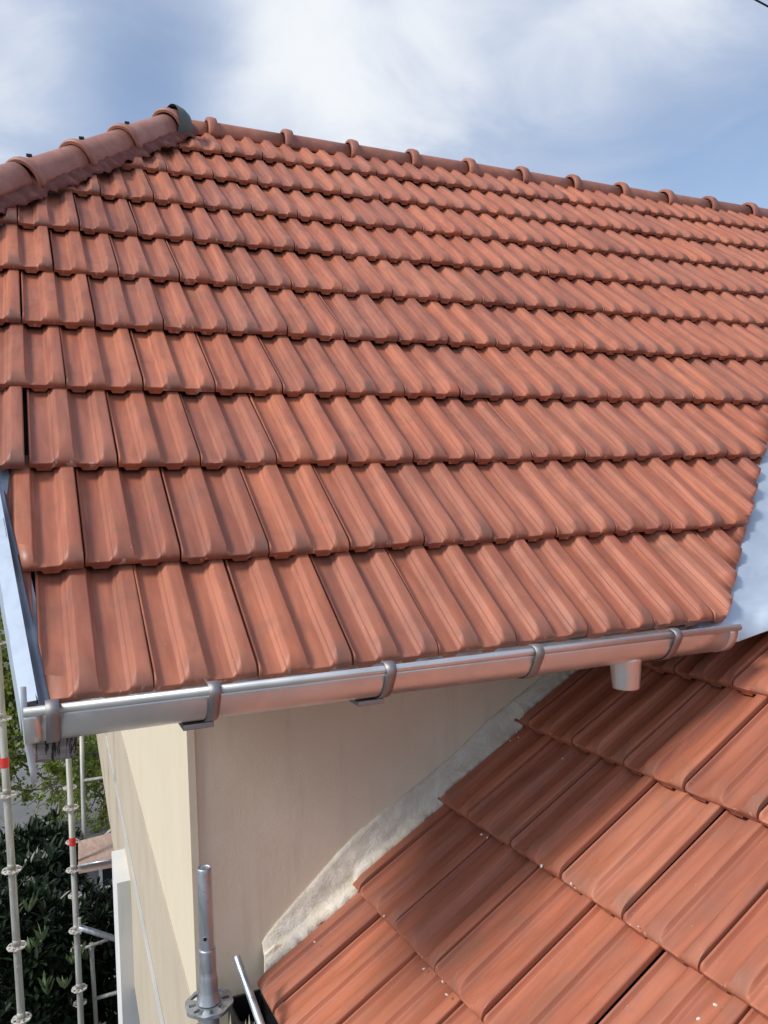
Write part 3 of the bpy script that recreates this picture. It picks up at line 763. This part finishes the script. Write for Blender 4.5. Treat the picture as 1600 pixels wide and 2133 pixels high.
# mortar crumbs lying on the lower roof
M_crumb = Mat('pale_mortar_crumbs', rough=.9, col=(.78, .72, .64)).m
bm = bmesh.new(); rnd = random.Random(4)
crumb_px = [(1131, 1455), (1080, 1536), (1076, 1524), (1063, 1543), (1172, 1580), (1128, 1804), (1190, 1841), (922, 2045), (931, 2072), (883, 2018), (656, 1962), (1003, 1738), (1490, 2093), (1455, 2122), (996, 1670), (1015, 1745), (1330, 1930), (800, 1908)]
cp = []
for (x_, y_) in crumb_px:
    d_ = at(x_, y_, 1) - CAM; pl_ = O2 + N2 * .020; t = (pl_ - CAM).dot(N2) / d_.dot(N2); cp.append(CAM + d_ * t)
for p in cp:
    s = rnd.uniform(.0022, .0042); r = bmesh.ops.create_icosphere(bm, subdivisions=1, radius=s)
    bmesh.ops.transform(bm, matrix=Matrix.Translation(p) @ Matrix.Rotation(rnd.random() * 6, 4, 'Y') @ Matrix.Diagonal((1.3, rnd.uniform(.6, 1.2), .7, 1)), verts=r['verts'])
o = link('mortar_crumbs', mesh_from(bm, 'crumbs'), None, M_crumb); setp(o, 'pale mortar crumbs scattered over the lower clay roof', 'rubble', kind='stuff')

# ------------------------------------------------------------------ scaffolding
def rosette(bm_r=.061, th=.009, holes=8):
    """flat ring collar with eight wedge holes and a small hub"""
    bm = bmesh.new(); n_ = 48; hub = .0245
    r_o = [bm_r * (1 + .035 * math.cos(8 * 2 * math.pi * k / n_)) for k in range(n_)]
    def P(r, k, z): t = 2 * math.pi * k / n_; return Vector((r * math.cos(t), r * math.sin(t), z))
    lv = [hub, .033, .052, None]
    V = {}
    for zi, z in enumerate((th / 2, -th / 2)):
        for li, r in enumerate(lv):
            for k in range(n_): V[zi, li, k] = bm.verts.new(P(r if r else r_o[k], k, z))
    hole = lambda k: (k % 6) in (1, 2, 3, 4) if (k // 6) % 2 == 0 else (k % 6) in (2, 3)
    for k in range(n_):
        k1 = (k + 1) % n_
        for li in range(3):
            if li == 1 and hole(k): continue
            bm.faces.new((V[0, li, k], V[0, li + 1, k], V[0, li + 1, k1], V[0, li, k1])); bm.faces.new((V[1, li, k1], V[1, li + 1, k1], V[1, li + 1, k], V[1, li, k]))
        bm.faces.new((V[0, 3, k], V[1, 3, k], V[1, 3, k1], V[0, 3, k1])); bm.faces.new((V[0, 0, k1], V[1, 0, k1], V[1, 0, k], V[0, 0, k]))
        if hole(k):
            bm.faces.new((V[0, 1, k], V[1, 1, k], V[1, 1, k1], V[0, 1, k1])); bm.faces.new((V[0, 2, k1], V[1, 2, k1], V[1, 2, k], V[0, 2, k]))
            if not hole(k - 1): bm.faces.new((V[0, 1, k], V[0, 2, k], V[1, 2, k], V[1, 1, k]))
            if not hole(k + 1): bm.faces.new((V[0, 1, k1], V[1, 1, k1], V[1, 2, k1], V[0, 2, k1]))
    fixn(bm); return mesh_from(bm, 'rosette')
ros_me = rosette(); ros_me.materials.append(M_ros)
ros_galv = rosette(); ros_galv.materials.append(M_galv)

# the near standard in front of the wall corner
top = Vector((.378, .462, -.583)); bot_dir = Vector((-.004, -.024, -.85)).normalized()
near = empty('scaffold_standard', (top + bot_dir * 5.4)); near.location = top + bot_dir * 5.41
setp(near, 'galvanised scaffold tube with open spigot top and rosette standing before the cream wall corner', 'scaffold tube')
def npart(name, bm, mat, parent=near):
    o = link(name, mesh_from(bm, name), parent, mat); 
    if parent is near: o.location = -near.location
    return o
bm = bmesh.new()
def ringed(bm, prof, c0_, d_, n=36, capend=False):
    A = d_.orthogonal().normalized(); B = d_.cross(A); rg = []
    for s, r in prof: rg.append([bm.verts.new(c0_ + d_ * s + (A * math.cos(2 * math.pi * k / n) + B * math.sin(2 * math.pi * k / n)) * r) for k in range(n)])
    for q0, q1 in zip(rg, rg[1:]):
        for k in range(n): f = bm.faces.new((q0[k], q0[(k + 1) % n], q1[(k + 1) % n], q1[k])); f.smooth = True
    return rg
# spigot with rolled lip and hollow top
ringed(bm, [(.25, .0135), (.004, .0138), (.0, .0150), (-.002, .0165), (.001, .0180), (.006, .0184), (.018, .0186), (.205, .0192), (.216, .0195)], top, bot_dir); fixn(bm)
npart('spigot', bm, M_galv)
bm = bmesh.new(); ringed(bm, [(.208, .0186), (.208, .0212), (.212, .0218), (.262, .0216), (.268, .0205), (.276, .0225), (.290, .0238), (5.40, .0240), (5.401, .0)], top, bot_dir); fixn(bm)
tb = npart('tube', bm, M_galv)
# cross hole through the spigot: a dark drilled mouth with a countersunk rim
hd = (CAM - (top + bot_dir * .178)); hd = (hd - bot_dir * hd.dot(bot_dir)).normalized(); side_ = hd.cross(bot_dir)
hc = top + bot_dir * .176 + hd * .0183 + side_ * .0
hd2 = (hd + side_ * -.22).normalized(); hc = top + bot_dir * .176 + hd2 * .0190
bm = bmesh.new(); A = bot_dir; B = hd2.cross(A); rg = []
for r_, o_ in ((.0062, -.0006), (.0056, .0012), (.0048, .0012), (.0046, -.0005)): rg.append([bm.verts.new(hc + hd2 * o_ + (A * math.cos(t) + B * math.sin(t)) * r_) for t in [2 * math.pi * k / 20 for k in range(20)]])
for q0, q1 in zip(rg, rg[1:]):
    for k in range(20): bm.faces.new((q0[k], q0[(k + 1) % 20], q1[(k + 1) % 20], q1[k]))
npart('hole_rim', bm, M_galv)
bm = bmesh.new(); bm.faces.new([bm.verts.new(hc + hd2 * .0006 + (A * math.cos(t) + B * math.sin(t)) * .0047) for t in [2 * math.pi * k / 20 for k in range(20)]])
npart('drilled_hole', bm, Mat('hole_dark', rough=1, col=(.006, .006, .006)).m)
bm = bmesh.new(); box_bm(bm, *(top + bot_dir * .207 + side_ * -.019), .006, .004, .012, bev=.001); npart('burr', bm, M_galv)
rp = top + bot_dir * .352
for k in range(8):
    o = link('rosette', ros_galv, near); o.location = rp + bot_dir * (.5 * k) - near.location; o.rotation_euler = (.03, -.02, .35)
bm = bmesh.new()
ringed(bm, [(.318, .0241), (.338, .0275), (.346, .0295)], top, bot_dir); fixn(bm); npart('weld_collar', bm, M_galv)

# the scaffold beside the gable
sca = empty('scaffold', (0.2, 5.4, -6)); setp(sca, 'weathered steel scaffold with rosettes, red tape and plywood deck beside the gable wall', 'scaffold')
def sp(name, bm, mat, parent=sca):
    o = link(name, mesh_from(bm, name) if isinstance(bm, bmesh.types.BMesh) else bm, parent, mat)
    if parent is sca: o.location = -sca.location
    return o
def standard(ptop, pb, ros_z, rad=.02415, tape=None, ros=True):
    bm = bmesh.new(); d = (pb - ptop).normalized()
    if d.z > 0: d = -d
    L_ = (ptop.z + 6.0) / -d.z
    tube_bm(bm, [ptop, ptop + d * (L_ * .5), ptop + d * L_], rad, 20)
    o = sp('standard', bm, M_old)
    for z in ros_z:
        c_ = ptop + d * ((ptop.z - z) / -d.z)
        q = link('rosette', ros_me, o); q.location = c_; q.rotation_euler = (random.uniform(-.02, .02), random.uniform(-.02, .02), random.random())
        bm = bmesh.new(); tube_bm(bm, [c_ + d * -.045, c_ + d * -.012], [rad * 1.03, rad * 1.16], 20); link('weld_collar', mesh_from(bm, 'collar'), o, M_old)
    if tape:
        bm = bmesh.new(); c_ = ptop + d * ((ptop.z - tape) / -d.z); tube_bm(bm, [c_ - d * .033, c_, c_ + d * .033], [rad * 1.08, rad * 1.12, rad * 1.07], 20, False); link('tape_band', mesh_from(bm, 'tape'), o, M_tape)
    return o
a0, a1 = at(3, 1480, 5.3), at(45, 2122, 5.3); dd = (a1 - a0).normalized(); zz = [at(27, y_, 5.3).z for y_ in (1655, 1812, 1971, 2122)]
standard(a0 - dd * 2.2, a1, [zz[0] + 1.0, zz[0] + .5] + zz + [zz[3] - .5, zz[3] - 1.0, zz[3] - 1.5], tape=at(5, 1588, 5.3).z)
a0, a1 = at(142, 1560, 6.6), at(169, 2133, 6.6); dd = (a1 - a0).normalized()
standard(a0 - dd * .35, a1, [at(0, y_, 6.6).z for y_ in (1560, 1687, 1816, 1942, 2064)] + [at(0, 2187, 6.6).z, at(0, 2310, 6.6).z], tape=at(150, 1752, 6.6).z)
a0, a1 = at(142, 1560, 7.5), at(167, 2094, 7.5); dd = (a1 - a0).normalized()
standard(a0 - dd * .1, a1, [at(0, y_, 7.5).z for y_ in (1645, 1758, 1870, 1982, 2094)])
a0, a1 = at(170, 1520, 9.2), at(176, 1757, 9.2)
standard(a0 - (a1 - a0).normalized() * .3, a1, [], rad=.026)
for p, q, r_, nm in [(at(163, 1931, 6.58), at(262, 1962, 6.75), .0235, 'ledger'), (at(174, 1626, 9.2), at(262, 1613, 8.9), .018, 'ledger'),
                  (at(166, 1978, 7.5), at(225, 1957, 7.6), .014, 'brace'), (at(190, 1965, 7.6), at(202, 2160, 7.6), .020, 'brace'), (at(199, 2080, 7.6), at(262, 2062, 7.6), .018, 'brace'), (at(215, 1745, 8.4), at(240, 1722, 8.4), .02, 'brace')]:
    bm = bmesh.new(); tube_bm(bm, [p, q], r_, 14); o = sp(nm, bm, M_old if r_ < .0235 else M_galv)
lp = at(166, 1931, 6.58); bm = bmesh.new(); box_bm(bm, lp.x, lp.y, lp.z + .01, .022, .03, .13, bev=.003); sp('wedge', bm, M_ros)
q0, q1, q2, q3 = at(163, 1752, 7.0), at(250, 1730, 7.0), at(250, 1785, 6.55), at(163, 1801, 6.55)
bm = bmesh.new(); a = [bm.verts.new(p) for p in (q0, q1, q2, q3)]; b = [bm.verts.new(p + Vector((0, 0, -.075))) for p in (q0, q1, q2, q3)]
bm.faces.new(a); bm.faces.new(b[::-1])
for i in range(4): bm.faces.new((a[(i + 1) % 4], a[i], b[i], b[(i + 1) % 4]))
fixn(bm); sp('deck_board', bm, M_ply)
bm = bmesh.new(); tube_bm(bm, [q3 + Vector((0, -.01, -.006)), q2 + Vector((0, -.01, -.006))], .010, 8); sp('deck_edge', bm, M_galv)

# short pale pipe leaning at the foot of the wall
pA, pB = at(492, 1990, 2.045), at(560, 2180, 1.93); dd = (pB - pA).normalized()
bm = bmesh.new(); tube_bm(bm, [pA, pA + dd * .006, pA + dd * 5.2], [.0075, .0095, .0105], 18)
lo_ = pA + dd * 5.2
pp = link('leaning_pipe', mesh_from(bm, 'pipe'), None, M_galv); setp(pp, 'thin grey metal pipe leaning against the cream wall beside the black gutter', 'pipe')

# dry pale leaf tips at the foot of the wall
M_dry = leafm('dry_leaves', (0.42, 0.33, 0.22), (0.60, 0.52, 0.40), .7)
dry = empty('dry_plant', at(500, 2350, 2.02)); setp(dry, 'dry beige pointed plant tips poking up below the cream wall', 'plant')
bm = bmesh.new(); rnd = random.Random(2)
for (tx, ty, bx) in [(480, 2110, 478), (512, 2122, 505), (519, 2112, 522), (530, 2126, 536), (470, 2136, 462), (545, 2140, 552), (497, 2138, 492)]:
    t_ = at(tx, ty, 2.0); b_ = at(bx, 2300, 2.02); s_ = Vector((.010, -.004, 0)); m_ = t_.lerp(b_, .35)
    v = [bm.verts.new(p) for p in (t_, m_ + s_ * .7, b_ + s_, b_ - s_, m_ - s_ * .7)]; bm.faces.new((v[0], v[1], v[4])); bm.faces.new((v[4], v[1], v[2], v[3]))
o = link('leaf_blades', mesh_from(bm, 'blades'), dry, M_dry); o.location = -dry.location
bm = bmesh.new(); cb_ = at(500, 2350, 2.02); tube_bm(bm, [cb_ + Vector((0, 0, .10)), cb_ + Vector((0.02, .03, -1.5)), Vector((cb_.x, cb_.y + .05, -6))], [.02, .03, .05], 10); o = link('stem', mesh_from(bm, 'stem'), dry, M_bark); o.location = -dry.location

# overhead cable at the top right
bm = bmesh.new(); c0_, c1_ = at(1560, -8, 12), at(1612, 20, 12); dd = (c1_ - c0_)
tube_bm(bm, [c0_ - dd * 24 + Vector((0, 0, 1.0)), c0_ - dd * 8 + Vector((0, 0, .2)), c0_, c1_, c1_ + dd * 8 + Vector((0, 0, .2)), c1_ + dd * 24 + Vector((0, 0, 1.0))], .014, 8)
o = link('overhead_cable', mesh_from(bm, 'cable'), None, M_black); setp(o, 'thin dark cable crossing the top right corner of the sky', 'cable')

# ------------------------------------------------------------------ planting
def leaf_faces(verts, faces, p, d, up, ln, wd, fold=.25):
    s = d.cross(up)
    if s.length < 1e-4: s = d.orthogonal()
    s.normalize(); n_ = s.cross(d).normalized(); b = len(verts)
    verts += [p, p + d * ln * .35 + s * wd * .5 + n_ * wd * fold, p + d * ln * .75 + s * wd * .38 + n_ * wd * fold, p + d * ln, p + d * ln * .75 - s * wd * .38 + n_ * wd * fold, p + d * ln * .35 - s * wd * .5 + n_ * wd * fold, p + d * ln * .5]
    faces += [(b, b + 1, b + 6), (b + 1, b + 2, b + 6), (b + 2, b + 3, b + 6), (b + 3, b + 4, b + 6), (b + 4, b + 5, b + 6), (b + 5, b, b + 6)]
def rv(r): return Vector((r.gauss(0, 1), r.gauss(0, 1), r.gauss(0, 1))).normalized()

# spring tree: crossing bare branches with yellow-green leaves
def spring_tree(base, seed, ctr, rad, nbr, nleaf, label, leaf=.075):
    r = random.Random(seed); root = empty('spring_tree', base); setp(root, label, 'tree', 'trees beyond the scaffold')
    bm = bmesh.new(); tips = []
    fork = Vector((base.x, base.y, ctr.z - rad.z * .7))
    tube_bm(bm, [Vector(base), base.lerp(fork, .5) + Vector((.06, 0, 0)), fork], [.10, .08, .065], 10)
    o = link('trunk', mesh_from(bm, 'trunk'), root, M_bark); o.location = -root.location
    bm = bmesh.new()
    for i in range(nbr):
        e = ctr + Vector((r.uniform(-1, 1) * rad.x, r.uniform(-1, 1) * rad.y, r.uniform(-.9, 1) * rad.z))
        s = fork + Vector((r.uniform(-.1, .1), r.uniform(-.1, .1), r.uniform(0, rad.z * 1.2)))
        mid = s.lerp(e, .5) + Vector((r.gauss(0, .12), r.gauss(0, .12), r.gauss(.1, .12)))
        pts = []
        for k in range(9):
            t = k / 8; p = s.lerp(mid, t).lerp(mid.lerp(e, t), t) + rv(r) * .025; pts.append(p)
        w0 = r.uniform(.010, .024); tube_bm(bm, pts, [w0 * (1 - .8 * k / 8) + .002 for k in range(9)], 6, False)
        tips += pts[3:]
        for k in (3, 4, 5, 6, 7):
            d = ((pts[k] - pts[k - 1]).normalized() + rv(r) * .8).normalized(); q = pts[k]; pp_ = [q]
            for m_ in range(4): q = q + d * r.uniform(.08, .16) + rv(r) * .03; pp_.append(q)
            tube_bm(bm, pp_, [.0055, .005, .004, .003, .002], 5, False); tips += pp_[1:]
    o = link('branches', mesh_from(bm, 'branches'), root, M_bark); o.location = -root.location
    V, F = [], []
    cl = [r.choice(tips) for _ in range(nleaf // 9)]
    for c in cl:
        for k in range(r.randint(4, 14)):
            p = c + rv(r) * abs(r.gauss(0, .07)); d = (rv(r) + Vector((0, 0, .1))).normalized()
            leaf_faces(V, F, p, d, rv(r), leaf * r.uniform(.55, 1.15), leaf * r.uniform(.4, .75))
    o = link('foliage', pyd(V, F, 'foliage'), root, M_leafy); o['kind'] = 'stuff'; o.location = -root.location
spring_tree(Vector((-.9, 10.2, -6)), 3, at(70, 1480, 10.2), Vector((1.15, .9, 1.35)), 52, 11500, 'spring tree with crossing bare branches and yellow-green leaves left of the gable')
spring_tree(Vector((1.2, 12.4, -6)), 9, at(190, 1570, 12.2), Vector((1.3, .8, 1.3)), 46, 6500, 'sparser leafy spring tree rising behind the scaffold tubes by the wall')
spring_tree(Vector((-2.6, 13.5, -6)), 14, at(-40, 1330, 13.5), Vector((1.8, 1.0, 1.5)), 30, 6000, 'farther spring tree seen beyond the zinc verge')

def laurel(base, seed, ctr, rad, nl, label, young=()):
    r = random.Random(seed); root = empty('laurel_shrub', base); setp(root, label, 'shrub', 'dark laurel shrubs below the gable')
    bm = bmesh.new()
    for k in range(9):
        e = ctr + Vector((r.uniform(-.8, .8) * rad.x, r.uniform(-.8, .8) * rad.y, r.uniform(-.2, .8) * rad.z)); tube_bm(bm, [base + rv(r) * .08, base.lerp(e, .5) + rv(r) * .15, e], [.03, .02, .008], 7, False)
    o = link('stems', mesh_from(bm, 'stems'), root, M_bark); o.location = -root.location
    V, F = [], []
    for i in range(nl):
        d0 = rv(r); q = r.uniform(.35, 1.0) ** .5; nn = 1 + .30 * noise.noise(d0 * 2.3 + Vector((seed, 0, 0)))
        p = ctr + Vector((d0.x * rad.x, d0.y * rad.y, d0.z * rad.z)) * q * nn
        for k in range(5):
            d = (d0 * .7 + rv(r) * .8 + Vector((0, 0, .15))).normalized(); leaf_faces(V, F, p, d, Vector((0, 0, 1)) + rv(r) * .3, r.uniform(.09, .16), r.uniform(.03, .05), .12)
    o = link('foliage', pyd(V, F, 'foliage'), root, M_laurel); o['kind'] = 'stuff'; o.location = -root.location
    V, F = [], []
    for p in young:
        for k in range(9):
            t = 2 * math.pi * k / 9; d = Vector((math.cos(t) * .45, math.sin(t) * .45, .9)).normalized(); leaf_faces(V, F, p, (d + rv(r) * .15).normalized(), rv(r), r.uniform(.10, .17), .032, .1)
    if V: o = link('young_shoots', pyd(V, F, 'shoots'), root, M_laurel2); o.location = -root.location; o['kind'] = 'stuff'
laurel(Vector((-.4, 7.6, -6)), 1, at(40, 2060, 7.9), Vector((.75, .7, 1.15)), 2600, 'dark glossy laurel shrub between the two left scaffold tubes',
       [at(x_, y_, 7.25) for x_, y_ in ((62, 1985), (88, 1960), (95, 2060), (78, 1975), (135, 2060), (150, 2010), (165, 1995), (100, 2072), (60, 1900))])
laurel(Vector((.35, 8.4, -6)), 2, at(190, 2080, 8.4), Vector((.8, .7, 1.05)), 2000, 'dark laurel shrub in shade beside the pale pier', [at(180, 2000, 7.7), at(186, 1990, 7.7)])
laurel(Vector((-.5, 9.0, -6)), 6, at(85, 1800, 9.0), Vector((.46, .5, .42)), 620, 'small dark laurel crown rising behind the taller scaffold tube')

# low grey outbuilding glimpsed past the pier
shed = empty('garden_shed', (1.6, 11.6, -6)); setp(shed, 'low grey shed with a dark framed window beyond the pier', 'shed')
bm = bmesh.new(); box_bm(bm, 0, 0, .62, 2.6, 1.6, 1.24); link('wall', mesh_from(bm, 'wall'), shed, M_greyp)
bm = bmesh.new(); box_bm(bm, 0, 0, 1.275, 2.8, 1.8, .07, bev=.01); link('roof', mesh_from(bm, 'roof'), shed, M_ground)
wf = link('window', None, shed) if False else None
bm = bmesh.new()
for a_ in ((-.55, -.815, .70, .62, .03, .05), (-.55, -.815, 1.1, .62, .03, .05), (-.86, -.815, .9, .05, .03, .45), (-.24, -.815, .9, .05, .03, .45)): box_bm(bm, *a_)
fr0 = link('window_frame', mesh_from(bm, 'frame'), shed, M_white)
bm = bmesh.new(); box_bm(bm, -.55, -.806, .9, .6, .012, .4); link('pane', mesh_from(bm, 'pane'), fr0, Mat('dark_glass', rough=.1, col=(.02, .02, .022)).m)
